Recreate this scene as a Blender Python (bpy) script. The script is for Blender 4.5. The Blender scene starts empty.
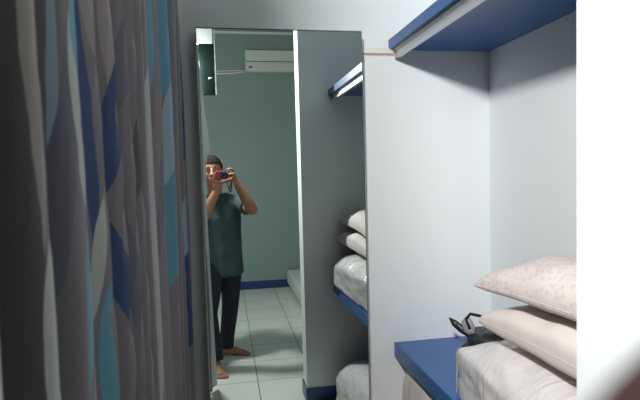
import bpy, bmesh, math, random
from mathutils import Vector, Matrix, noise
random.seed(7)
sc = bpy.context.scene
COL = sc.collection

# ------------------------------------------------------------------ camera
F = 515.0
n = Vector((224-320, 175-200, F)).normalized()            # room depth direction in camera axes
dn = Vector((257, 9600, F)); dn = (dn - n*dn.dot(n)).normalized()
up = -dn
X = dn.cross(n)
if X.x < 0: X = -X
def c2w(r, d, f): v = Vector((r, d, f)); return Vector((X.dot(v), n.dot(v), up.dot(v)))
EYE = Vector((0, 0, 1.5))
def L(r, d, f): return EYE + c2w(r, d, f)                 # point given beside the hand-held camera (right, down, forward)
CR, CD, CF = c2w(1, 0, 0), c2w(0, 1, 0), c2w(0, 0, 1)
cd = bpy.data.cameras.new('camera'); cam = bpy.data.objects.new('camera', cd); COL.objects.link(cam)
m = Matrix.Identity(4)
for i in range(3):
    m[i][0] = CR[i]; m[i][1] = -CD[i]; m[i][2] = -CF[i]; m[i][3] = EYE[i]
cam.matrix_world = m
cd.sensor_width = 36; cd.lens = F/640*36; cd.clip_start = 0.004
cd.dof.use_dof = True; cd.dof.focus_distance = 2.6; cd.dof.aperture_fstop = 10
sc.camera = cam
sc.view_settings.view_transform = 'Standard'; sc.view_settings.look = 'None'
sc.view_settings.gamma = 1; sc.view_settings.use_curve_mapping = False
sc.view_settings.exposure = 0.57
sc.cycles.caustics_reflective = False; sc.cycles.caustics_refractive = False

# ------------------------------------------------------------------ materials
def srgb(r, g, b):
    f = lambda c: c/12.92 if c <= .04045 else ((c+.055)/1.055)**2.4
    return (f(r/255), f(g/255), f(b/255), 1)
class NT:
    def __init__(s, name):
        s.m = bpy.data.materials.new(name); s.m.use_nodes = True
        s.t = s.m.node_tree; s.b = s.t.nodes['Principled BSDF']; s.out = s.t.nodes['Material Output']
    def node(s, ty, **k):
        x = s.t.nodes.new(ty)
        for a, v in k.items(): setattr(x, a, v)
        return x
    def ln(s, a, b): s.t.links.new(a, b)
    def math(s, op, a, b=None):
        x = s.node('ShaderNodeMath', operation=op)
        for i, v in enumerate((a, b)):
            if v is None: continue
            if isinstance(v, (int, float)): x.inputs[i].default_value = v
            else: s.ln(v, x.inputs[i])
        return x.outputs[0]
    def mix(s, fac, a, b):
        x = s.node('ShaderNodeMix', data_type='RGBA')
        for i, v in ((0, fac), (6, a), (7, b)):
            if hasattr(v, 'is_linked'): s.ln(v, x.inputs[i])
            else: x.inputs[i].default_value = v
        return x.outputs[2]
def basic(name, col, rough=.5, metal=0, var=.06, scale=12, bump=0, bscale=60, coat=0, spec=.5, sheen=0):
    q = NT(name); b = q.b
    tc = q.node('ShaderNodeTexCoord')
    nz = q.node('ShaderNodeTexNoise'); nz.inputs['Scale'].default_value = scale; nz.inputs['Detail'].default_value = 4
    q.ln(tc.outputs['Object'], nz.inputs['Vector'])
    lo = tuple(c*(1-var) for c in col[:3])+(1,); hi = tuple(min(1, c*(1+var)) for c in col[:3])+(1,)
    q.ln(q.mix(nz.outputs['Fac'], lo, hi), b.inputs['Base Color'])
    b.inputs['Roughness'].default_value = rough; b.inputs['Metallic'].default_value = metal
    b.inputs['Specular IOR Level'].default_value = spec
    b.inputs['Coat Weight'].default_value = coat; b.inputs['Coat Roughness'].default_value = .08
    b.inputs['Sheen Weight'].default_value = sheen
    if bump:
        n2 = q.node('ShaderNodeTexNoise'); n2.inputs['Scale'].default_value = bscale
        q.ln(tc.outputs['Object'], n2.inputs['Vector'])
        bp = q.node('ShaderNodeBump'); bp.inputs['Strength'].default_value = bump; bp.inputs['Distance'].default_value = .01
        q.ln(n2.outputs['Fac'], bp.inputs['Height']); q.ln(bp.outputs['Normal'], b.inputs['Normal'])
    return q.m
M = {}
M['wall_white'] = basic('wall_white', (.80, .825, .825, 1), .6, var=.02, scale=2)
M['wall_mint'] = basic('wall_mint', (.25, .325, .305, 1), .6, var=.03, scale=1.5)
M['ceil'] = basic('ceiling_paint', (.30, .33, .33, 1), .8, var=.02)
M['blue'] = basic('blue_laminate', (.022, .105, .31, 1), .32, var=.08, scale=3)
M['blue_paint'] = basic('blue_skirting', (.012, .050, .155, 1), .35, var=.08)
M['alu'] = basic('aluminium', (.62, .64, .65, 1), .38, metal=.75, var=.04)
M['cream'] = basic('cream_plastic', (.78, .74, .66, 1), .5)
M['red'] = basic('red_wire', (.55, .06, .06, 1), .4)
M['black'] = basic('black_plastic', (.012, .012, .014, 1), .35)
M["white_plastic"] = basic("white_plastic", (.60, .60, .55, 1), .4)
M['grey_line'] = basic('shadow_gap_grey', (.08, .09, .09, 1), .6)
M['green'] = basic('dark_green_gloss', (.006, .011, .010, 1), .16, spec=.12)
M['skin'] = basic('skin', (.38, .17, .10, 1), .5, var=.1, scale=25)
M['skin_dark'] = basic('lip', (.28, .10, .08, 1), .5)
M['hair'] = basic('hair', (.007, .006, .006, 1), .8, var=.3, scale=90, bump=.8, bscale=120, spec=.15)
M['shirt'] = basic('shirt_cloth', (.042, .068, .074, 1), .85, var=.12, scale=10, bump=.25, bscale=25)
M['jeans'] = basic('denim', (.013, .017, .030, 1), .85, var=.2, scale=30, bump=.2, bscale=30)
M['cam_red'] = basic('camera_red', (.38, .02, .04, 1), .3, coat=.4)
M['strap'] = basic('maroon_strap', (.018, .008, .008, 1), .9, spec=.15)
M['eye'] = basic('eye_white', (.65, .62, .58, 1), .3)
M['mattress'] = basic('mattress_sheet', (.72, .72, .70, 1), .8, bump=.2, bscale=8)
M['net'] = basic('dark_bag', (.018, .018, .022, 1), .35, bump=.4, bscale=80)
M['tab'] = basic('grey_clear_tab', (.34, .32, .33, 1), .25, coat=.4)
M['cloth_cream'] = basic('cream_cloth', (.74, .66, .61, 1), .75, var=.05, bump=.2, bscale=14)
M['cloth_white'] = basic('white_quilt', (.72, .68, .66, 1), .7, var=.05, bump=.25, bscale=9)
q = NT('quilt_in_clear_plastic'); tc = q.node('ShaderNodeTexCoord')
q.b.inputs['Base Color'].default_value = (.72, .68, .665, 1); q.b.inputs['Roughness'].default_value = .6
q.b.inputs['Coat Weight'].default_value = 1; q.b.inputs['Coat Roughness'].default_value = .07
mpn = q.node('ShaderNodeMapping'); mpn.inputs['Scale'].default_value = (3, 8, 5); mpn.inputs['Rotation'].default_value = (.3, .2, .5); q.ln(tc.outputs['Object'], mpn.inputs['Vector'])
nz = q.node('ShaderNodeTexNoise'); nz.inputs['Scale'].default_value = 1.3; nz.inputs['Detail'].default_value = 3; nz.inputs['Distortion'].default_value = 1.2
q.ln(mpn.outputs[0], nz.inputs['Vector'])
rd = q.math('ABSOLUTE', q.math('SUBTRACT', nz.outputs['Fac'], .5))
bp = q.node('ShaderNodeBump'); bp.inputs['Strength'].default_value = .7; bp.inputs['Distance'].default_value = .03; q.ln(rd, bp.inputs['Height'])
q.ln(bp.outputs['Normal'], q.b.inputs['Coat Normal'])
b2_ = q.node('ShaderNodeBump'); b2_.inputs['Strength'].default_value = .25; b2_.inputs['Distance'].default_value = .03; q.ln(rd, b2_.inputs['Height'])
q.ln(b2_.outputs['Normal'], q.b.inputs['Normal']); M['wrapped'] = q.m

# mirror
q = NT('mirror_silver'); q.b.inputs['Base Color'].default_value = (.66, .73, .71, 1)
q.b.inputs['Metallic'].default_value = 1; q.b.inputs['Roughness'].default_value = .0
M['mirror'] = q.m
# floor tiles, 40 cm
q = NT('floor_tiles'); tc = q.node('ShaderNodeTexCoord'); sp = q.node('ShaderNodeSeparateXYZ'); q.ln(tc.outputs['Object'], sp.inputs[0])
def gl(c, off):
    a = q.math('ADD', c, 40.0-off); a = q.math('MODULO', a, .4); a = q.math('SUBTRACT', a, .2); a = q.math('ABSOLUTE', a)
    return q.math('GREATER_THAN', a, .2-.0028)
g = q.math('MAXIMUM', gl(sp.outputs[0], .188), gl(sp.outputs[1], .21))
nz = q.node('ShaderNodeTexNoise'); nz.inputs['Scale'].default_value = 5; q.ln(tc.outputs['Object'], nz.inputs['Vector'])
tile = q.mix(nz.outputs['Fac'], (.74, .73, .67, 1), (.86, .85, .78, 1))
q.ln(q.mix(g, tile, (.06, .065, .06, 1)), q.b.inputs['Base Color']); q.b.inputs['Roughness'].default_value = .28
M['tiles'] = q.m
# clear plastic film
q = NT('clear_plastic_film')
tr = q.node('ShaderNodeBsdfTransparent'); tr.inputs[0].default_value = (.97, .97, .97, 1)
gs = q.node('ShaderNodeBsdfGlossy'); gs.inputs['Roughness'].default_value = .12
tc = q.node('ShaderNodeTexCoord')
nz = q.node('ShaderNodeTexNoise'); nz.inputs['Scale'].default_value = 14; nz.inputs['Detail'].default_value = 3; nz.inputs['Distortion'].default_value = 1.5
q.ln(tc.outputs['Object'], nz.inputs['Vector'])
bp = q.node('ShaderNodeBump'); bp.inputs['Strength'].default_value = .9; bp.inputs['Distance'].default_value = .02
q.ln(nz.outputs['Fac'], bp.inputs['Height']); q.ln(bp.outputs['Normal'], gs.inputs['Normal'])
fr = q.node('ShaderNodeFresnel'); fr.inputs[0].default_value = 1.5; q.ln(bp.outputs['Normal'], fr.inputs['Normal'])
mx = q.node('ShaderNodeMixShader'); q.ln(q.math('MULTIPLY', fr.outputs[0], .8), mx.inputs[0]); q.ln(tr.outputs[0], mx.inputs[1]); q.ln(gs.outputs[0], mx.inputs[2])
q.ln(mx.outputs[0], q.out.inputs['Surface']); M['film'] = q.m
# flowered pillow
q = NT('flowered_cotton'); tc = q.node('ShaderNodeTexCoord')
vo = q.node('ShaderNodeTexVoronoi'); vo.inputs['Scale'].default_value = 62; q.ln(tc.outputs['Object'], vo.inputs['Vector'])
nz = q.node('ShaderNodeTexNoise'); nz.inputs['Scale'].default_value = 90; q.ln(tc.outputs['Object'], nz.inputs['Vector'])
s_ = q.math('LESS_THAN', q.math('ADD', vo.outputs['Distance'], q.math('MULTIPLY', nz.outputs['Fac'], .6)), .66)
q.ln(q.mix(q.math('MULTIPLY', s_, .55), (.74, .64, .60, 1), (.56, .49, .48, 1)), q.b.inputs['Base Color']); q.b.inputs['Roughness'].default_value = .75
n2 = q.node('ShaderNodeTexNoise'); n2.inputs['Scale'].default_value = 12; q.ln(tc.outputs['Object'], n2.inputs['Vector'])
bp = q.node('ShaderNodeBump'); bp.inputs['Strength'].default_value = .25; bp.inputs['Distance'].default_value = .02
q.ln(n2.outputs['Fac'], bp.inputs['Height']); q.ln(bp.outputs['Normal'], q.b.inputs['Normal'])
M['flower'] = q.m
def emit(name, col, s):
    q = NT(name); e = q.node('ShaderNodeEmission'); e.inputs[0].default_value = col; e.inputs[1].default_value = s
    q.ln(e.outputs[0], q.out.inputs['Surface']); q.m.cycles.emission_sampling = 'FRONT'; return q.m
M['tube'] = emit('lit_diffuser', (.97, .98, .98, 1), 840)
M['tube_side'] = emit('lit_side', (.97, .98, .98, 1), 270)

# ------------------------------------------------------------------ mesh helpers
def tag(o, label=None, cat=None, group=None, kind=None):
    for k, v in (('label', label), ('category', cat), ('group', group), ('kind', kind)):
        if v: o[k] = v
    return o
def obj(name, bm, mat, parent=None, smooth=False, bevel=0):
    bmesh.ops.recalc_face_normals(bm, faces=bm.faces)
    me = bpy.data.meshes.new(name); bm.to_mesh(me); bm.free()
    o = bpy.data.objects.new(name, me); COL.objects.link(o)
    for mm in (mat if isinstance(mat, (list, tuple)) else [mat]): me.materials.append(mm)
    if smooth:
        for p in me.polygons: p.use_smooth = True
    if parent:
        o.parent = parent
        par = parent; off = Vector((0, 0, 0))
        while par: off += par.location; par = par.parent
        o.location = -off                                  # meshes are written in world coordinates
    if bevel:
        b = o.modifiers.new('bevel', 'BEVEL'); b.width = bevel; b.segments = 3; b.limit_method = 'ANGLE'
    return o
def thing(name, loc, label, cat, group=None):
    o = bpy.data.objects.new(name, None); COL.objects.link(o); o.location = loc; o.empty_display_size = .05
    return tag(o, label, cat, group)
def box(bm, x0, x1, y0, y1, z0, z1, mi=0):
    vs = [bm.verts.new((x, y, z)) for x in (x0, x1) for y in (y0, y1) for z in (z0, z1)]
    for f in ((0,1,3,2), (4,6,7,5), (0,4,5,1), (2,3,7,6), (0,2,6,4), (1,5,7,3)):
        bm.faces.new([vs[i] for i in f]).material_index = mi
    return bm
def B(*a): return box(bmesh.new(), *a)
def obox(bm, c, ax, h):                                    # box on three axes
    vs = [bm.verts.new(c + ax[0]*h[0]*i + ax[1]*h[1]*j + ax[2]*h[2]*k) for i in (-1, 1) for j in (-1, 1) for k in (-1, 1)]
    for f in ((0,1,3,2), (4,6,7,5), (0,4,5,1), (2,3,7,6), (0,2,6,4), (1,5,7,3)): bm.faces.new([vs[i] for i in f])
    return bm
def tube(bm, pts, radii, seg=12, sq=(1, 1), cap=True, side=None):
    """loft along points; radii a number, or pairs (wide, deep)"""
    pts = [Vector(p) for p in pts]; k = len(pts)
    if not isinstance(radii, (list, tuple)): radii = [radii]*k
    rings = []; u = None
    for i, p in enumerate(pts):
        t = (pts[min(i+1, k-1)] - pts[max(i-1, 0)]).normalized()
        ref = side if side else (u if u else (Vector((0, 0, 1)) if abs(t.z) < .9 else Vector((1, 0, 0))))
        v = t.cross(ref)
        if v.length < 1e-5: v = t.cross(Vector((0, 1, 0)))
        v.normalize(); u = v.cross(t).normalized()
        r = radii[i] if isinstance(radii[i], (tuple, list)) else (radii[i], radii[i])
        rings.append([bm.verts.new(p + u*math.cos(a)*r[0] + v*math.sin(a)*r[1]) for a in (2*math.pi*j/seg for j in range(seg))])
    for a, b in zip(rings, rings[1:]):
        for j in range(seg): bm.faces.new((a[j], a[(j+1) % seg], b[(j+1) % seg], b[j]))
    if cap: bm.faces.new(rings[0]); bm.faces.new(rings[-1])
    return bm
def ball(bm, c, r, ax=None, seg=16):
    if not isinstance(r, (tuple, list)): r = (r, r, r)
    mt = Matrix.Translation(Vector(c)) @ (ax.to_4x4() if ax else Matrix.Identity(4)) @ Matrix.Diagonal((*r, 1))
    bmesh.ops.create_uvsphere(bm, u_segments=seg, v_segments=seg//2+2, radius=1, matrix=mt)
def limb(bm, pts, rad, seg=12):                            # rounded, tapered chain
    tube(bm, pts, rad, seg)
    for p, r in zip(pts, rad): ball(bm, p, r if not isinstance(r, tuple) else min(r), seg=seg)
def fuse(name, bm, mat, vox, parent=None, sm=3, fac=.5):   # one continuous skin over the joined shapes
    o = obj(name, bm, mat, None)
    r = o.modifiers.new('r', 'REMESH'); r.mode = 'VOXEL'; r.voxel_size = vox; r.use_smooth_shade = True
    s = o.modifiers.new('s', 'SMOOTH'); s.factor = fac; s.iterations = sm
    dg = bpy.context.evaluated_depsgraph_get(); dg.update()
    me = bpy.data.meshes.new_from_object(o.evaluated_get(dg))
    o.modifiers.clear(); old = o.data; o.data = me; bpy.data.meshes.remove(old)
    for p in me.polygons: p.use_smooth = True
    if parent:
        o.parent = parent
        o.location = -parent.location
    return o
def struct(name, bm, mat, bevel=0):
    return tag(obj(name, bm, mat, bevel=bevel), kind='structure')

# ------------------------------------------------------------------ the room
YE, YM, YR, CEIL = 2.03, 1.95, -2.82, 3.4                  # end wall, mirror face, rear wall
XL, XC, XR = -1.7, 1.114, 2.4
PX, PY0, PY1 = .484, .480, .642                            # pier between the room and the closet
struct('floor', B(XL-.1, XR+.1, YR-.1, YE+.1, -.1, 0), M['tiles'])
struct('ceiling', B(XL-.1, XR+.1, YR-.1, YE+.1, CEIL, CEIL+.1), M['ceil'])
struct('wall_front', B(XL-.1, XC+.1, YE, YE+.1, 0, CEIL), M['wall_white'])
struct('wall_rear', B(XL-.1, XR+.1, YR-.1, YR, 0, CEIL), M['wall_mint'])
struct('wall_left', B(XL-.1, XL, YR, YE, 0, CEIL), M['wall_mint'])
struct('wall_right', B(XR, XR+.1, YR, PY0, 0, CEIL), M['wall_mint'])
struct('wall_partition', B(PX, XR+.1, PY0, PY1, 0, CEIL), M['wall_white'])
struct('wall_closet', B(XC, XC+.1, PY1, YE, 0, CEIL), M['wall_white'])
struct('baseboard_rear', B(XL, XR, YR, YR+.012, 0, .105), M['blue_paint'], .003)
bb = bmesh.new()
box(bb, PX-.008, PX, PY0-.008, PY1+.008, 0, .095); box(bb, PX, XC, PY1, PY1+.008, 0, .095); box(bb, PX, XR, PY0-.008, PY0, 0, .095)
struct('baseboard_partition', bb, M['blue_paint'])
struct('light_block', B(-.215, -.172, .27, YE, 2.385, CEIL), M['wall_mint'])      # unseen bulkhead added over the curtain to stop bounce and lamp spill
struct('trim_1', B(XL, XR, YR, YR+.02, 3.285, 3.315), M['cream'], .004)

# ------------------------------------------------------------------ closet shelves
def shelf(name, z0, z1, label):
    t = thing(name, (.9, 1.3, z0), label, 'shelf')
    obj('board', B(.680, XC, PY1, YE, z0, z1), M['blue'], t, bevel=.0015)
    obj('front_edging', B(.674, .680, PY1, YE, z0, z1), M['blue'], t, bevel=.001)
    return t
us = shelf('closet_shelf', 1.988, 2.028, 'upper blue closet shelf with an aluminium rail under its front edge')
ls = shelf('closet_shelf', .724, .783, 'lower blue closet shelf carrying the pillows and bagged quilt')
bm = bmesh.new()
pr = [(.690, 1.988), (.716, 1.988), (.716, 1.984), (.705, 1.984), (.705, 1.963), (.713, 1.963), (.713, 1.953), (.690, 1.953), (.690, 1.963), (.699, 1.966), (.699, 1.980), (.690, 1.984)]
a = [bm.verts.new((x, PY1+.004, z)) for x, z in pr]; b = [bm.verts.new((x, 2.003, z)) for x, z in pr]
for i in range(len(pr)): j = (i+1) % len(pr); bm.faces.new((a[i], a[j], b[j], b[i]))
bm.faces.new(a); bm.faces.new(b)
rail = obj('rail', bm, M['alu'], us)
obj('rail_stop', B(.691, .697, 2.003, 2.008, 1.966, 1.976), M['red'], us)

ct = thing('cable_trunking', (.62, YE, 1.98), 'cream trunking strip with a red wire between mirror and upper shelf', 'cable duct')
obj('duct', B(.40, .690, YE-.014, YE, 1.971, 1.993), M['cream'], ct, bevel=.002)
obj('wire', tube(bmesh.new(), [(.40, YE-.012, 1.968), (.55, YE-.012, 1.9685), (.691, YE-.014, 1.968)], 0.0013, 8), M['red'], ct)

# ------------------------------------------------------------------ mirror
mt = thing('wall_mirror', (.228, YE, .06), 'tall plain mirror on the white end wall, right beside the curtain', 'mirror')
MX0, MX1, MZ0, MZ1 = -.083, .541, .06, 2.038
bm = bmesh.new()
def q4(*p): return bm.faces.new([bm.verts.new(v) for v in p])
q4((MX0+.003, YM, MZ0), (MX1-.002, YM, MZ0), (MX1-.002, YM, MZ1-.002), (MX0+.003, YM, MZ1-.002))
obj('glass', bm, M['mirror'], mt)
obj('backing_board', B(MX0, MX1, YM+.001, YE, MZ0, MZ1), M['white_plastic'], mt)
e = bmesh.new(); box(e, MX0, MX0+.003, YM-.001, YM+.001, MZ0, MZ1)
obj('side_edge', e, M['cream'], mt)
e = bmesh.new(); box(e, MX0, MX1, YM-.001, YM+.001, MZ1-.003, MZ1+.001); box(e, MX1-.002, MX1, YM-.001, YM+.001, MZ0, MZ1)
obj('shadow_edge', e, M['grey_line'], mt)  # dark strip standing in for the thin shadow line along the mirror top

# ------------------------------------------------------------------ curtain
folds = [.195, .31, .43, .52, .62, .70, .79, .89, 1.0, 1.12, 1.25, 1.38, 1.53, 1.68, 1.82, 1.95]   # crests
CY0, CY1, CZ0, CZ1 = .27, 2.024, .03, 2.335
def fold(y):
    if y <= folds[0]: i, t = 0, (y-folds[0])/.1
    elif y >= folds[-1]: i, t = len(folds)-1, (y-folds[-1])/.12
    else:
        i = max(k for k in range(len(folds)) if folds[k] <= y); t = (y-folds[i])/(folds[i+1]-folds[i])
    ph = (i + t)*2*math.pi
    return math.cos(ph) + .18*math.cos(2*ph+1+i)
def curtain_x(y, z):
    yy = y + .05*(z-1.5)*(1 if z > 0 else 1)
    a = .034*(.8 + .5*noise.noise(Vector((yy*3, z*.6, 3))))
    x = -.164 + a*fold(yy) + .006*noise.noise(Vector((y*9, z*1.5, 0)))
    k = max(0, 1-abs(y-CY0)/.10)**.7                      # the near hem edge hangs out of line
    for (z0, x0), (z1, x1) in zip(EDGE, EDGE[1:]):
        if z0 <= z <= z1: xe = x0 + (x1-x0)*(z-z0)/(z1-z0)
    return x*(1-k) + xe*k
EDGE = [(0, -.100), (.4, -.108), (.9, -.120), (1.3, -.127), (1.60, -.120), (1.68, -.086), (1.9, -.112), (2.4, -.155)]
q = NT('leaf_print_curtain')
tc = q.node('ShaderNodeTexCoord'); sp = q.node('ShaderNodeSeparateXYZ'); q.ln(tc.outputs['Object'], sp.inputs[0])
py_, pz_ = sp.outputs[1], sp.outputs[2]
nz = q.node('ShaderNodeTexNoise'); nz.inputs['Scale'].default_value = 1.2; q.ln(tc.outputs['Object'], nz.inputs['Vector'])
wob = q.math('MULTIPLY', q.math('SUBTRACT', nz.outputs['Fac'], .5), .05)
col = q.mix(nz.outputs['Fac'], (.125, .105, .125, 1), (.22, .19, .205, 1))
def hit(u, v):                                             # where a stroke of the print lies on the folded cloth
    r = c2w(u-320, v-200, F); y = .285
    while y < 2.0:
        t = y/r.y
        if r.x*t < curtain_x(y, 1.5 + r.z*t): break
        y += .004
    return y, 1.5 + r.z*y/r.y
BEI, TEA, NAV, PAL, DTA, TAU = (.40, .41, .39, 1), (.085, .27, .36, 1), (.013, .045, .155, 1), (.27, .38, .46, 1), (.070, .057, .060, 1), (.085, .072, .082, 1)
MTA = (.27, .23, .22, 1)
SLA = (.115, .115, .150, 1)
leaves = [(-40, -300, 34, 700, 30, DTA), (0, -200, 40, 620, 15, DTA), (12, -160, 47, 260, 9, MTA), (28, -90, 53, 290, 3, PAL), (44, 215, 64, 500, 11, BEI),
 (50, -200, 72, 500, 9, SLA), (64, -90, 76, 100, 5, TEA), (67, 10, 84, 210, 5, BEI), (76, -70, 92, 90, 4.5, MTA), (74, -10, 94, 260, 5.5, NAV), (82, 180, 93, 400, 5, TEA), (94, 180, 99, 330, 4.5, BEI), (98, 280, 108, 450, 5, TEA),
 (98, -60, 108, 100, 4, MTA), (112, -10, 118, 235, 5.5, NAV), (112, 165, 136, 400, 5.5, NAV), (123, -60, 128, 150, 4, SLA), (126, 150, 150, 450, 4, SLA), (133, 60, 139, 230, 2.5, DTA),
 (142, 60, 150, 220, 4, BEI), (150, 170, 163, 420, 4, BEI), (144, -30, 150, 110, 3, TEA), (157, -50, 165, 100, 4.5, TEA), (160, 80, 166, 280, 2.5, SLA),
 (169, 60, 174, 190, 2.5, PAL), (171, 160, 177, 290, 3.5, TEA), (179, 30, 185, 180, 2.5, NAV), (183, 190, 188, 300, 2, PAL), (188, 240, 193, 350, 2.5, NAV)]
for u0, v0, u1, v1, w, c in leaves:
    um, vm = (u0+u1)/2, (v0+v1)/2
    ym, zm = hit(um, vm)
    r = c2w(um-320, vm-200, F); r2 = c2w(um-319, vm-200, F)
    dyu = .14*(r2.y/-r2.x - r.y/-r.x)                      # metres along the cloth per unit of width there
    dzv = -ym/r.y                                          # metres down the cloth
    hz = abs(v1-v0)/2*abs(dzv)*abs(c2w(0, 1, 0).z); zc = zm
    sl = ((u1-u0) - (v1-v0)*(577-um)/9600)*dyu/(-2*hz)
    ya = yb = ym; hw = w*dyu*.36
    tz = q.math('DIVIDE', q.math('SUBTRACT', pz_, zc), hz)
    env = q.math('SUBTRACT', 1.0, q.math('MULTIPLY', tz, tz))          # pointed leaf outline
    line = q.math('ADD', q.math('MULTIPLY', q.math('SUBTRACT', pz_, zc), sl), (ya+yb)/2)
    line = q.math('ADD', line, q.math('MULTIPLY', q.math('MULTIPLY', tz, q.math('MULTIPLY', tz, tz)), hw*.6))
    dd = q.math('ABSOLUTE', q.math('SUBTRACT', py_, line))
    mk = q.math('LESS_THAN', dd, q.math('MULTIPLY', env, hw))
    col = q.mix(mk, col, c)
col = q.mix(q.math('LESS_THAN', py_, .345), col, (.50, .53, .53, 1))      # brightness of the lit near fold, painted into the cloth colour
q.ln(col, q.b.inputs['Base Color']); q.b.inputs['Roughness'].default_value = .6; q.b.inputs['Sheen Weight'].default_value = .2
wv = q.node('ShaderNodeTexNoise'); wv.inputs['Scale'].default_value = 400; q.ln(tc.outputs['Object'], wv.inputs['Vector'])
bp = q.node('ShaderNodeBump'); bp.inputs['Strength'].default_value = .15; bp.inputs['Distance'].default_value = .002
q.ln(wv.outputs['Fac'], bp.inputs['Height']); q.ln(bp.outputs['Normal'], q.b.inputs['Normal'])
M['curtain'] = q.m
bm = bmesh.new(); ny, nz_ = 260, 36; grid = []
for j in range(nz_+1):
    z = CZ0 + (CZ1-CZ0)*j/nz_
    grid.append([bm.verts.new((curtain_x(CY0+(CY1-CY0)*i/ny, z), CY0+(CY1-CY0)*i/ny, z)) for i in range(ny+1)])
for j in range(nz_):
    for i in range(ny): bm.faces.new((grid[j][i], grid[j][i+1], grid[j+1][i+1], grid[j+1][i]))
cu = thing('curtain', (-.158, 1.08, 0), 'long pleated grey curtain printed with navy, teal and beige leaf shapes', 'curtain')
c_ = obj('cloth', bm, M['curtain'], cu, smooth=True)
sd = c_.modifiers.new('t', 'SOLIDIFY'); sd.thickness = .0015
cr = thing('curtain_rod', (-.158, 1.0, 2.345), 'white curtain rod above the leaf print curtain', 'curtain rod')
obj('rod', tube(bmesh.new(), [(-.158, .25, 2.362), (-.158, YE, 2.362)], .009, 12), M['white_plastic'], cr, smooth=True)
obj('wall_socket', tube(bmesh.new(), [(-.158, YE-.02, 2.362), (-.158, YE, 2.362)], .018, 16), M['white_plastic'], cr, smooth=True)

# lamp hanging at the near end of the curtain, seen only in the mirror
hl = thing('hanging_lamp', (-.20, -.07, 2.05), 'hanging lamp with white back plate and dark green glossy lower body above the curtain end', 'lamp')
obj('lamp_body', B(-.155, -.040, -.13, -.095, 2.105, 2.485), M['green'], hl, bevel=.004)
obj('back_plate', B(-.33, -.050, -.13, -.095, 2.485, 2.66), M['white_plastic'], hl, bevel=.003)
obj('edge_strip', B(-.040, -.032, -.13, -.093, 2.105, 2.60), M['alu'], hl)
obj('hook', tube(bmesh.new(), [(-.085, -.095, 2.22), (-.085, -.078, 2.225), (-.06, -.076, 2.228)], .004, 8), M['alu'], hl, smooth=True)
bm = bmesh.new()                                            # diffuser: dimmer flanks, bright front and underside
x0, x1, y0, y1, z0, z1 = -.325, -.205, -.113, -.052, 2.252, 2.365
for p in (((x1, y0, z0), (x1, y1, z0), (x1, y1, z1), (x1, y0, z1)), ((x0, y0, z0), (x0, y0, z1), (x0, y1, z1), (x0, y1, z0)), ((x0, y0, z1), (x1, y0, z1), (x1, y1, z1), (x0, y1, z1)), ((x0, y0, z0), (x1, y0, z0), (x1, y0, z1), (x0, y0, z1))):
    bm.faces.new([bm.verts.new(v) for v in p])
bm2 = bmesh.new(); bm2.faces.new([bm2.verts.new(v) for v in ((x0, y1, z0), (x0, y1, z1), (x1, y1, z1), (x1, y1, z0))])
bm3 = bmesh.new(); bm3.faces.new([bm3.verts.new(v) for v in ((x0, y0, z0), (x0, y1, z0), (x1, y1, z0), (x1, y0, z0))])
ctr = Vector(((x0+x1)/2, (y0+y1)/2, (z0+z1)/2))
for nm, bq, mq in (('lit_flank', bm, 'tube_side'), ('lit_front', bm2, 'tube'), ('lit_bottom', bm3, 'tube')):
    o = obj(nm, bq, M[mq], hl)
    for p in o.data.polygons:
        if p.normal.dot(p.center - ctr) < 0: p.flip()
obj('hanger_rod', tube(bmesh.new(), [(-.17, -.112, 2.66), (-.17, -.112, CEIL)], .006, 8), M['alu'], hl, smooth=True)

# ------------------------------------------------------------------ air conditioner on the rear wall (in the mirror)
ac = thing('air_conditioner', (.72, YR, 2.78), 'white split air conditioner high on the rear wall', 'air conditioner')
AX0, AX1, AY, AZ0, AZ1 = .308, 1.13, -2.63, 2.775, 3.045
obj('casing', B(AX0, AX1, YR, AY, AZ0, AZ1), M['white_plastic'], ac, bevel=.012)
obj('front_panel', B(AX0+.004, AX1-.004, AY, AY+.012, 2.905, AZ1-.006), M['white_plastic'], ac, bevel=.004)
obj('lower_panel', B(AX0+.004, AX1-.004, AY, AY+.010, AZ0+.008, 2.896), M['white_plastic'], ac, bevel=.004)
obj('seam', B(AX0+.01, AX1-.01, AY, AY+.006, 2.896, 2.905), M['grey_line'], ac)
obj('display_window', B(AX0+.045, AX0+.085, AY+.010, AY+.012, 2.82, 2.842), M['black'], ac)
obj('air_flap', B(AX0+.11, AX1-.05, AY+.010, AY+.014, AZ0+.012, 2.885), M['white_plastic'], ac, bevel=.002)
ap = thing('drain_pipe', (0, YR, 2.78), 'pair of thin pipes running left from the air conditioner along rear wall', 'pipe')
for dz, rr in ((0, .012), (.032, .008)):
    obj('pipe', tube(bmesh.new(), [(AX0, YR+.03, 2.80+dz*.6), (.15, YR+.02, 2.785+dz), (XL, YR+.015, 2.73+dz)], rr, 10), M['cream'], ap, smooth=True)

# ------------------------------------------------------------------ bed (in the mirror)
bd = thing('bed', (1.3, -1.7, 0), 'low bed with white sheet against the rear wall', 'bed')
bm = B(.765, 1.75, YR+.03, -.95, .055, .235)
obj('mattress', bm, M['mattress'], bd, bevel=.035)
obj('bed_base', B(.83, 1.72, YR+.04, -1.0, 0, .056), M['black'], bd)

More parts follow.
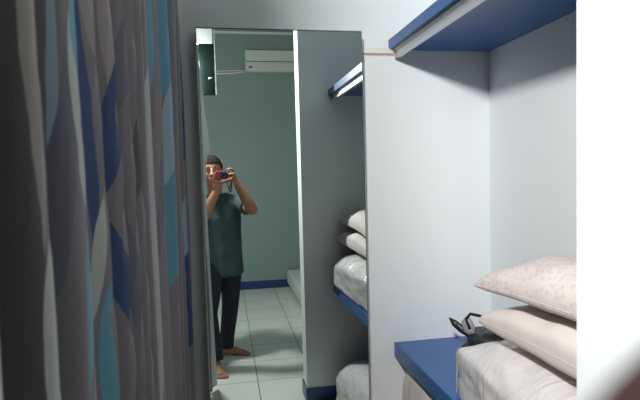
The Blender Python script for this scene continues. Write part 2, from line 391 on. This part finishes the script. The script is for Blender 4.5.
# ------------------------------------------------------------------ bedding
def pillow(name, c, sx, sy, h, mat, label, seed, tilt=0, yaw=0, droop=0, cat='pillow', group=None, fb=.8, ex=.38):
    """stuffed rectangle with pinched corners; sx, sy half sizes, h half thickness"""
    N = 44; bm = bmesh.new(); tops, bots = [], []
    R = Matrix.Rotation(yaw, 3, 'Z') @ Matrix.Rotation(tilt, 3, 'X')
    for i in range(N+1):
        ta, tb = [], []
        for j in range(N+1):
            a = math.sin((-1+2*i/N)*math.pi/2); b = math.sin((-1+2*j/N)*math.pi/2)
            ca, cb = 1-abs(a)**2.6, 1-abs(b)**2.6
            t = h*(max(ca, 0)*max(cb, 0))**ex
            pin = .07
            x = a*sx*(1-pin*(1-b*b)*abs(a)); y = b*sy*(1-pin*(1-a*a)*abs(b))
            nn = noise.noise(Vector((x*9+seed, y*9, seed)))*.30 + noise.noise(Vector((x*22+seed, y*16, 2)))*.12
            edge = max(ca, 0)*max(cb, 0)
            crease = -.10*h*max(0, 1-abs(math.atan2(b, a+1e-6)-2.2)*5)*edge
            zt = t*(1+nn*.5) + crease; zb = -t*(fb + nn*.2)
            dr = -droop*(abs(b)**3)
            for z, L_ in ((zt, ta), (zb, tb)):
                L_.append((x, y, z+dr))
        tops.append(ta); bots.append(tb)
    P = lambda p: bm.verts.new(Vector(c) + R @ Vector(p))
    vt = [[P(p) for p in r] for r in tops]
    vb = [[vt[i][j] if i in (0, N) or j in (0, N) else P(bots[i][j]) for j in range(N+1)] for i in range(N+1)]
    for i in range(N):
        for j in range(N):
            bm.faces.new((vt[i][j], vt[i+1][j], vt[i+1][j+1], vt[i][j+1]))
            if len({vb[i][j], vb[i+1][j], vb[i+1][j+1], vb[i][j+1]}) == 4:
                try: bm.faces.new((vb[i][j], vb[i][j+1], vb[i+1][j+1], vb[i+1][j]))
                except ValueError: pass
    t = thing(name, (c[0], c[1], c[2]-h), label, cat, group)
    o = obj('cushion', bm, mat, t, smooth=True)
    # welted seam round the rim
    return t, vt
def seam(t, c, sx, sy, yaw, tilt, droop, mat):
    R = Matrix.Rotation(yaw, 3, 'Z') @ Matrix.Rotation(tilt, 3, 'X'); pts = []
    for k in range(96):
        s = k/96*4; e = int(s); f = (s-e)*2-1; f = math.sin(f*math.pi/2)
        a, b = ((f, -1), (1, f), (-f, 1), (-1, -f))[e]
        x = a*sx*(1-.07*(1-b*b)*abs(a)); y = b*sy*(1-.07*(1-a*a)*abs(b))
        pts.append(Vector(c) + R @ Vector((x, y, -droop*abs(b)**3)))
    pts.append(pts[0])
    obj('seam', tube(bmesh.new(), pts, .0010, 6, cap=False), mat, t, smooth=True)
p1 = ((.912, 1.025, 1.178), .198, .362, .096, .08)
p2 = ((.910, 1.020, 1.068), .200, .355, .070, .03)
t1, _ = pillow('pillow', p1[0], p1[1], p1[2], p1[3], M['flower'], 'pinkish flower print pillow on top of the stack', 3.1, tilt=-.02, yaw=.03, droop=.012, fb=.36)
seam(t1, p1[0], p1[1], p1[2], .03, -.02, .012, M['flower'])
t2, _ = pillow('pillow', p2[0], p2[1], p2[2], p2[3], M['cloth_cream'], 'plain cream pillow in clear wrap between top pillow and bagged quilt', 8.4, tilt=-.02, yaw=-.02, droop=.006, fb=.74, ex=.27)
seam(t2, p2[0], p2[1], p2[2], -.02, -.02, .006, M['cloth_cream'])

def bag(name, x0, x1, y0, y1, z0, z1, label, seed, bulge=.04):
    """folded quilt in a clear zip bag: soft box with wrinkles, film and piping"""
    cx, cy, cz = (x0+x1)/2, (y0+y1)/2, (z0+z1)/2; hx, hy, hz = (x1-x0)/2, (y1-y0)/2, (z1-z0)/2
    t = thing(name, (cx, cy, z0), label, 'quilt bag')
    def soft(off, amp, fr, n_exp, film=False):
        bm = bmesh.new(); bmesh.ops.create_cube(bm, size=2)
        bmesh.ops.subdivide_edges(bm, edges=bm.edges, cuts=38, use_grid_fill=True)
        for v in bm.verts:
            p = v.co.copy(); k = max(abs(p.x), abs(p.y), abs(p.z))
            u_ = min(1, max(0, p.y*.5+.5)); ne = 4.5 + (n_exp-4.5)*u_*u_*(3-2*u_)      # the end by the pier is rounder
            l = (abs(p.x)**ne + abs(p.y)**ne + abs(p.z)**ne)**(1/ne)
            s = p/l
            w = Vector((s.x*(hx+off), s.y*(hy+off), s.z*(hz+off)))
            if s.z > 0: w.z += bulge*(1-s.x**4)*(1-s.y**4)*s.z
            q_ = Vector((w.x*fr[0], w.y*fr[1], w.z*fr[2])) + Vector((seed, 0, seed*2))
            d = noise.noise(q_) + .5*noise.noise(q_*2.3)
            if film: d = abs(noise.noise(q_))*1.6-.3 + .6*(1-abs(noise.noise(q_*1.7)))**3
            w += s.normalized()*amp*d
            w.x -= .064*(1-(s.y+1)/2)*(1-s.x)/2                                        # and bulges over the shelf edge
            w.z = max(w.z, -hz)
            v.co = Vector((cx, cy, cz)) + w
        return bm
    obj('quilt', soft(0, .010, (7, 6, 13), 20), M['wrapped'], t, smooth=True)
    # crumpled piping on the two visible front corners
    for yy in (y1-.004,):
        pts = [Vector((x0+.004+.004*noise.noise(Vector((k*.9, yy, seed))), yy+.004*noise.noise(Vector((k*.7, 5, yy))), z0+.006+(2*hz-.02)*k/14)) for k in range(15)]
        obj('piping', tube(bmesh.new(), pts, .0035, 6), M['tab'], t, smooth=True)
    # creased corner of loose film
    bm = bmesh.new(); rows = []
    for i in range(7):
        rows.append([bm.verts.new((x0+.07*i/6, y1-.01-.03*j/5-.01*(i % 2), z1-.012+.022*((i+j) % 2)*(1-i/7)+.006*noise.noise(Vector((i*1.3, j*1.7, seed))))) for j in range(6)])
    for i in range(6):
        for j in range(5): bm.faces.new((rows[i][j], rows[i+1][j], rows[i+1][j+1], rows[i][j+1]))
    obj('loose_corner', bm, M['film'], t)
    return t
bag('quilt_bag', .697, 1.085, .665, 1.496, .784, .938, 'folded white quilt in clear plastic bag on lower blue shelf', 2.0, .072)
bag('quilt_bag', .690, 1.085, .675, 1.55, .001, .245, 'white quilt in clear plastic bag on the floor under lower shelf', 6.0, .095)

# soft bundle filling the corner under the lower shelf
sb = thing('bundle', (.88, 1.80, 0), 'stuffed cream cloth bundle in the corner under the lower shelf, by the end wall', 'bundle')
bm = bmesh.new(); bmesh.ops.create_cube(bm, size=2); bmesh.ops.subdivide_edges(bm, edges=bm.edges, cuts=26, use_grid_fill=True)
for v in bm.verts:
    p = v.co.copy(); l = (abs(p.x)**9 + abs(p.y)**9 + abs(p.z)**9)**(1/9); p /= l
    d = 1 + .04*noise.noise(p*2.3) + .02*noise.noise(p*6)
    v.co = Vector((.885 + p.x*.198*d, 1.80 + p.y*.212*d, max(.001, .345 + p.z*.360*d)))
    v.co.y = min(v.co.y, 2.022); v.co.x = min(v.co.x, 1.10); v.co.z = min(v.co.z, .715)
obj('cloth', bm, M['cloth_cream'], sb, smooth=True)
obj('tie', tube(bmesh.new(), [(.885+.195*math.cos(a), 1.80+.195*math.sin(a), .50+.006*math.sin(3*a)) for a in (2*math.pi*k/40 for k in range(41))], .004, 6, cap=False), M['cloth_white'], sb, smooth=True)

# dark crumpled bag behind the quilt
db = thing('small_bag', (.94, 1.75, .784), 'small crumpled dark bag with grey tab at the back of lower shelf', 'bag')
bm = bmesh.new(); bmesh.ops.create_icosphere(bm, subdivisions=4, radius=1)
for v in bm.verts:
    p = v.co; d = 1 + .22*noise.noise(p*2.2) + .14*noise.noise(p*5)
    v.co = Vector((.975 + p.x*.105*d, 1.73 + p.y*.13*d, .843 + p.z*.058*d))
    v.co.z = max(.784, v.co.z)
obj('pouch', bm, M['net'], db, smooth=True)
def flap(name, pts, w, mat, th=.006):
    bm = bmesh.new()
    tube(bm, pts, [(w*(1-.85*(abs(i/(len(pts)-1)-.45)/.55)**1.6), th) for i in range(len(pts))], 8, side=Vector((.3, -.2, .1)).normalized())
    return obj(name, bm, mat, db, smooth=True)
flap('pull_tab', [(.895, 1.77, .872), (.885, 1.775, .895), (.878, 1.78, .925), (.882, 1.785, .945)], .026, M['tab'])
flap('flap', [(.90, 1.79, .86), (.875, 1.815, .885), (.855, 1.84, .905), (.842, 1.855, .922)], .016, M['net'])
obj('handle', tube(bmesh.new(), [(.885, 1.77, .90), (.875, 1.78, .935), (.890, 1.775, .955), (.915, 1.75, .952), (.935, 1.72, .945), (.97, 1.70, .90)], .006, 8), M['net'], db, smooth=True)

# ------------------------------------------------------------------ the hand-held camera
hc = thing('handheld_camera', L(-.006, .032, -.034), 'small red compact camera held up in front of the face', 'camera')
bm = obox(bmesh.new(), L(-.006, .002, -.034), (CR, CD, CF), (.052, .029, .011)); obj('body', bm, M['cam_red'], hc, bevel=.005)
bm = obox(bmesh.new(), L(.012, .002, -.0225), (CR, CD, CF), (.030, .026, .001)); obj('front_plate', bm, M['black'], hc, bevel=.0008)
ln = obj('lens_barrel', tube(bmesh.new(), [L(0, 0, -.022), L(0, 0, -.014), L(0, 0, -.0138), L(0, 0, -.005)], [.021, .021, .018, .018], 28), M['black'], hc, smooth=False)
obj('lens_glass', tube(bmesh.new(), [L(0, 0, -.005), L(0, 0, -.0042)], [.010, .009], 20), M['green'], ln)
obj('lens_ring', tube(bmesh.new(), [L(0, 0, -.0052), L(0, 0, -.0045)], [.0175, .017], 28), M['grey_line'], ln)
obj('shutter_button', tube(bmesh.new(), [L(.028, -.027, -.034), L(.028, -.031, -.034)], .006, 14), M['alu'], hc)
obj('flash', obox(bmesh.new(), L(.030, -.017, -.0210), (CR, CD, CF), (.007, .004, .0006)), M['white_plastic'], hc)
pts = [L(.047, .004, -.034), L(.060, .003, -.024), L(.064, .004, .004), L(.050, .000, .028), L(.0325, .0055, .036), L(.0233, .0150, .036), L(.0145, .0250, .036), L(.014, .050, .028), L(.034, .095, .006), L(.046, .118, -.008),
       L(.056, .128, -.020), L(.062, .115, -.026), L(.064, .075, -.026), L(.064, .035, -.028), L(.060, .012, -.030), L(.048, .006, -.036)]
obj('wrist_strap', tube(bmesh.new(), pts, .0034, 8), M['strap'], hc, smooth=True)
pts = [L(.050, .010, -.026), L(.060, .022, -.014), L(.058, .060, -.012), L(.050, .100, -.014), L(.040, .128, -.018), L(.044, .100, -.022), L(.056, .060, -.022), L(.058, .020, -.022)]
obj('strap_cord', tube(bmesh.new(), pts, .0035, 8), M['cam_red'], hc, smooth=True)

# ------------------------------------------------------------------ the photographer
man = thing('person', (-.05, -.25, 0), 'barefoot man in dark teal t-shirt and jeans raising a camera to his face', 'person')
V = Vector
HC = V((-.092, -.255, 1.53))
S_R, E_R, W_R = V((.105, -.335, 1.275)), V((.205, -.095, 1.225)), L(.112, .066, -.075)
S_L, E_L, W_L = V((-.205, -.30, 1.275)), V((-.175, -.075, 1.165)), L(-.045, .125, -.058)
bm = bmesh.new()
# head: skull, jaw, nose, lips, brow, ears
ball(bm, HC + V((0, -.008, .022)), (.074, .092, .093), seg=24)
ball(bm, HC + V((0, .018, -.030)), (.061, .066, .082), seg=24)
ball(bm, HC + V((0, .045, -.088)), (.030, .030, .024))
tube(bm, [HC + V((0, .082, .018)), HC + V((0, .092, -.004)), HC + V((0, .104, -.024)), HC + V((0, .086, -.032))], [.008, .010, .014, .010], 10)
for s in (-1, 1):
    ball(bm, HC + V((s*.012, .088, -.028)), (.009, .011, .008)); ball(bm, HC + V((s*.075, -.004, -.008)), (.009, .017, .031))
    ball(bm, HC + V((s*.030, .074, .028)), (.022, .012, .008)); ball(bm, HC + V((s*.042, .060, -.025)), (.020, .020, .020))
ball(bm, HC + V((0, .080, -.055)), (.024, .011, .006)); ball(bm, HC + V((0, .078, -.065)), (.021, .011, .007))
limb(bm, [HC + V((.004, -.025, -.06)), V((-.078, -.305, 1.375)), V((-.062, -.33, 1.30))], [.054, .052, .062], 16)
# trunk
sd_ = V((1, .08, 0)).normalized()
tube(bm, [V((-.05, -.325, 1.325)), V((-.05, -.32, 1.27)), V((-.05, -.32, 1.14)), V((-.048, -.325, .98)), V((-.045, -.33, .84)), V((-.045, -.33, .74))],
     [(.10, .06), (.155, .085), (.155, .10), (.14, .095), (.15, .10), (.10, .08)], 24, side=sd_)
# arms
for S, E, W in ((S_R, E_R, W_R), (S_L, E_L, W_L)):
    limb(bm, [S, S.lerp(E, .45), E], [.052, .047, .042], 14)
    limb(bm, [E, E.lerp(W, .3), E.lerp(W, .75), W], [.042, .044, .035, .028], 14)
# legs and feet
H_R, K_R, A_R = V((.035, -.34, .78)), V((.012, -.325, .43)), V((-.033, -.392, .085))
H_L, K_L, A_L = V((-.105, -.31, .78)), V((-.155, -.13, .43)), V((-.115, -.075, .085))
for Hh, K, A in ((H_R, K_R, A_R), (H_L, K_L, A_L)):
    limb(bm, [Hh, Hh.lerp(K, .5), K], [.068, .062, .052], 14); limb(bm, [K, K.lerp(A, .3), K.lerp(A, .8), A], [.05, .052, .035, .034], 14)
def foot(A, dr, ln_):
    dr = V(dr).normalized(); sx = V((-dr.y, dr.x, 0)); g = V((A.x, A.y, 0)); z = V((0, 0, 1))
    tube(bm, [g - dr*.058 + z*.030, g - dr*.045 + z*.034, g + dr*.01 + z*.042, g + dr*.07 + z*.034, g + dr*(ln_-.06) + z*.022, g + dr*(ln_-.035) + z*.017],
         [(.016, .016), (.030, .030), (.036, .038), (.034, .030), (.020, .042), (.014, .040)], 16, side=z)
    ball(bm, g - dr*.042 + z*.032, (.028, .028, .031)); limb(bm, [A, g + dr*.02 + z*.045], [.034, .034], 12)
    for k, (o, l, r) in enumerate(((.032, .0, .013), (.012, .0, .0095), (-.004, -.006, .009), (-.019, -.014, .0085), (-.032, -.024, .0085))):
        s = 1 if sx.dot(V((1, 0, 0)))*1 > 0 else 1
        b0 = g + sx*o*foot.side + dr*(ln_-.05+l)
        limb(bm, [b0 + z*.016, b0 + dr*.028 + z*.013, b0 + dr*.046 + z*(r+.001)], [r, r*.9, r], 8)
foot.side = 1; foot(A_R, (1, .10, 0), .195)      # right foot turned out; inner side towards the mirror
foot.side = -1; foot(A_L, (.30, 1, 0), .195)
# hands
def finger(pts, r0=.0100):
    limb(bm, [L(*p) for p in pts], [r0, r0*.95, r0*.9, r0*.82][:len(pts)], 10)
def palm(c, ax, h):
    b2 = bmesh.new(); obox(b2, L(*c), [c2w(*V(a).normalized()) for a in ax], h)
    bmesh.ops.bevel(b2, geom=b2.edges[:], offset=min(h)*.8, segments=3, affect='EDGES')
    me = bpy.data.meshes.new('tmp'); b2.to_mesh(me); b2.free(); bm.from_mesh(me); bpy.data.meshes.remove(me)
# right hand: grips the right end, index over the shutter, thumb behind
limb(bm, [W_R, L(.097, .045, -.058), L(.088, .030, -.048)], [(.025, .021), (.030, .018), (.032, .015)], 14)
palm((.084, .016, -.042), ((0, 1, 0), (1, 0, .5), (-.5, 0, 1)), (.036, .014, .022))
finger([(.080, -.020, -.036), (.068, -.041, -.030), (.048, -.046, -.031), (.031, -.038, -.032)])
finger([(.084, -.006, -.026), (.074, -.008, -.009), (.054, -.006, -.011), (.040, -.003, -.015)])
finger([(.084, .014, -.026), (.073, .013, -.008), (.052, .014, -.011), (.039, .015, -.015)])
finger([(.083, .033, -.028), (.071, .033, -.012), (.053, .033, -.013), (.042, .032, -.016)], .0078)
finger([(.084, .030, -.056), (.068, .015, -.064), (.048, .002, -.058)], .0105)
# left hand: cups the camera from below, thumb up its left end, fingers under and past the lens
limb(bm, [W_L, L(-.042, .098, -.048), L(-.036, .075, -.040)], [(.029, .025), (.036, .023), (.038, .018)], 14)
palm((-.032, .060, -.036), ((1, 0, 0), (0, 1, .5), (0, -.5, 1)), (.038, .023, .028))
finger([(-.052, .070, -.036), (-.071, .040, -.030), (-.070, .012, -.027), (-.064, -.010, -.026)], .0100)
finger([(-.010, .052, -.016), (.006, .047, .000), (.022, .041, .007), (.038, .031, .004)])
finger([(-.004, .056, -.026), (.022, .050, -.010), (.044, .042, -.002), (.058, .026, -.002)])
finger([(-.004, .058, -.040), (.024, .050, -.034), (.048, .044, -.026), (.062, .042, -.018)], .0085)
finger([(-.010, .060, -.054), (.018, .056, -.056), (.040, .050, -.054), (.052, .044, -.050)], .0078)
body = fuse('body', bm, M['skin'], .0036, man, 3)
# face details
for s in (-1, 1):
    b_ = bmesh.new(); ball(b_, HC + V((s*.030, .073, .010)), (.0115, .009, .0065)); e_ = obj('eye', b_, M['eye'], man, smooth=True)
    b_ = bmesh.new(); ball(b_, HC + V((s*.030, .079, .010)), (.0055, .0038, .0055)); obj('iris', b_, M['black'], e_, smooth=True)
    obj('eyebrow', tube(bmesh.new(), [HC + V((s*.014, .086, .032)), HC + V((s*.030, .085, .037)), HC + V((s*.048, .072, .032))], [.003, .0042, .0025], 8), M['hair'], man, smooth=True)
b_ = bmesh.new(); ball(b_, HC + V((0, .0875, -.060)), (.022, .0055, .0016)); obj('mouth_line', b_, M['skin_dark'], man, smooth=True)
# hair
bm = bmesh.new(); bmesh.ops.create_uvsphere(bm, u_segments=48, v_segments=32, radius=1)
for v in bm.verts:
    p = v.co.copy(); d = 1 + .05*noise.noise(p*7) + .04*noise.noise(p*16)
    v.co = HC + V((0, -.012, .024)) + V((p.x*.084*d, p.y*.101*d, p.z*.105*d))
def bald(v):
    r = v.co - HC
    if r.y > .035: return r.z < .056
    if r.y > .012: return r.z < .020
    if r.y > -.03: return r.z < .012 - (.03 if abs(r.x) < .05 else 0)
    return r.z < -.055
bmesh.ops.delete(bm, geom=[v for v in bm.verts if bald(v)], context='VERTS')
h_ = obj('hair', bm, M['hair'], man, smooth=True); sdm = h_.modifiers.new('t', 'SOLIDIFY'); sdm.thickness = .010; sdm.offset = -1
# t-shirt
bm = bmesh.new()
tube(bm, [V((-.062, -.325, 1.338)), V((-.055, -.325, 1.315)), V((-.05, -.32, 1.265)), V((-.05, -.318, 1.16)), V((-.042, -.325, 1.0)), V((-.038, -.33, .84)), V((-.032, -.335, .69))],
     [(.080, .066), (.13, .080), (.172, .105), (.172, .122), (.164, .122), (.164, .124), (.162, .126)], 32, side=sd_)
for S, E in ((S_R, E_R), (S_L, E_L)):
    tube(bm, [S + (V((-.05, -.325, 1.25))-S)*.35, S, S.lerp(E, .35), S.lerp(E, .66)], [.075, .066, .062, .064], 20)
    ball(bm, S, .066)
sh = fuse('tshirt', bm, M['shirt'], .007, man, 4)
for v in sh.data.vertices:
    c = v.co; k = max(0, min(1, (1.25-c.z)/.5))
    off = .007*k*noise.noise(V((c.x*16, c.y*16, c.z*3))) + .005*noise.noise(V((c.x*9+4, c.y*9, c.z*9)))
    nrm = V((c.x+.045, c.y+.325, 0))
    if nrm.length > .05: v.co = c + nrm.normalized()*off
obj('collar', tube(bmesh.new(), [V((-.066+.068*math.cos(a), -.318+.060*math.sin(a), 1.337-.014*math.sin(a))) for a in (2*math.pi*k/28 for k in range(29))], .006, 8, cap=False), M['shirt'], man, smooth=True)
# jeans
bm = bmesh.new()
tube(bm, [V((-.042, -.33, .88)), V((-.045, -.33, .80)), V((-.045, -.33, .73)), V((-.045, -.32, .68))], [(.145, .10), (.152, .108), (.150, .105), (.11, .08)], 24, side=sd_)
for Hh, K, A in ((H_R, K_R, A_R), (H_L, K_L, A_L)):
    tube(bm, [Hh, Hh.lerp(K, .4), K, K.lerp(A, .4), K.lerp(A, .8), K.lerp(A, 1.02)], [.088, .082, .068, .064, .060, .062], 20)
fuse('jeans', bm, M['jeans'], .008, man, 4)

# ------------------------------------------------------------------ world: closed room, faint
w = bpy.data.worlds.new('world'); sc.world = w; w.use_nodes = True
w.node_tree.nodes['Background'].inputs[0].default_value = (.5, .6, .62, 1); w.node_tree.nodes['Background'].inputs[1].default_value = .05
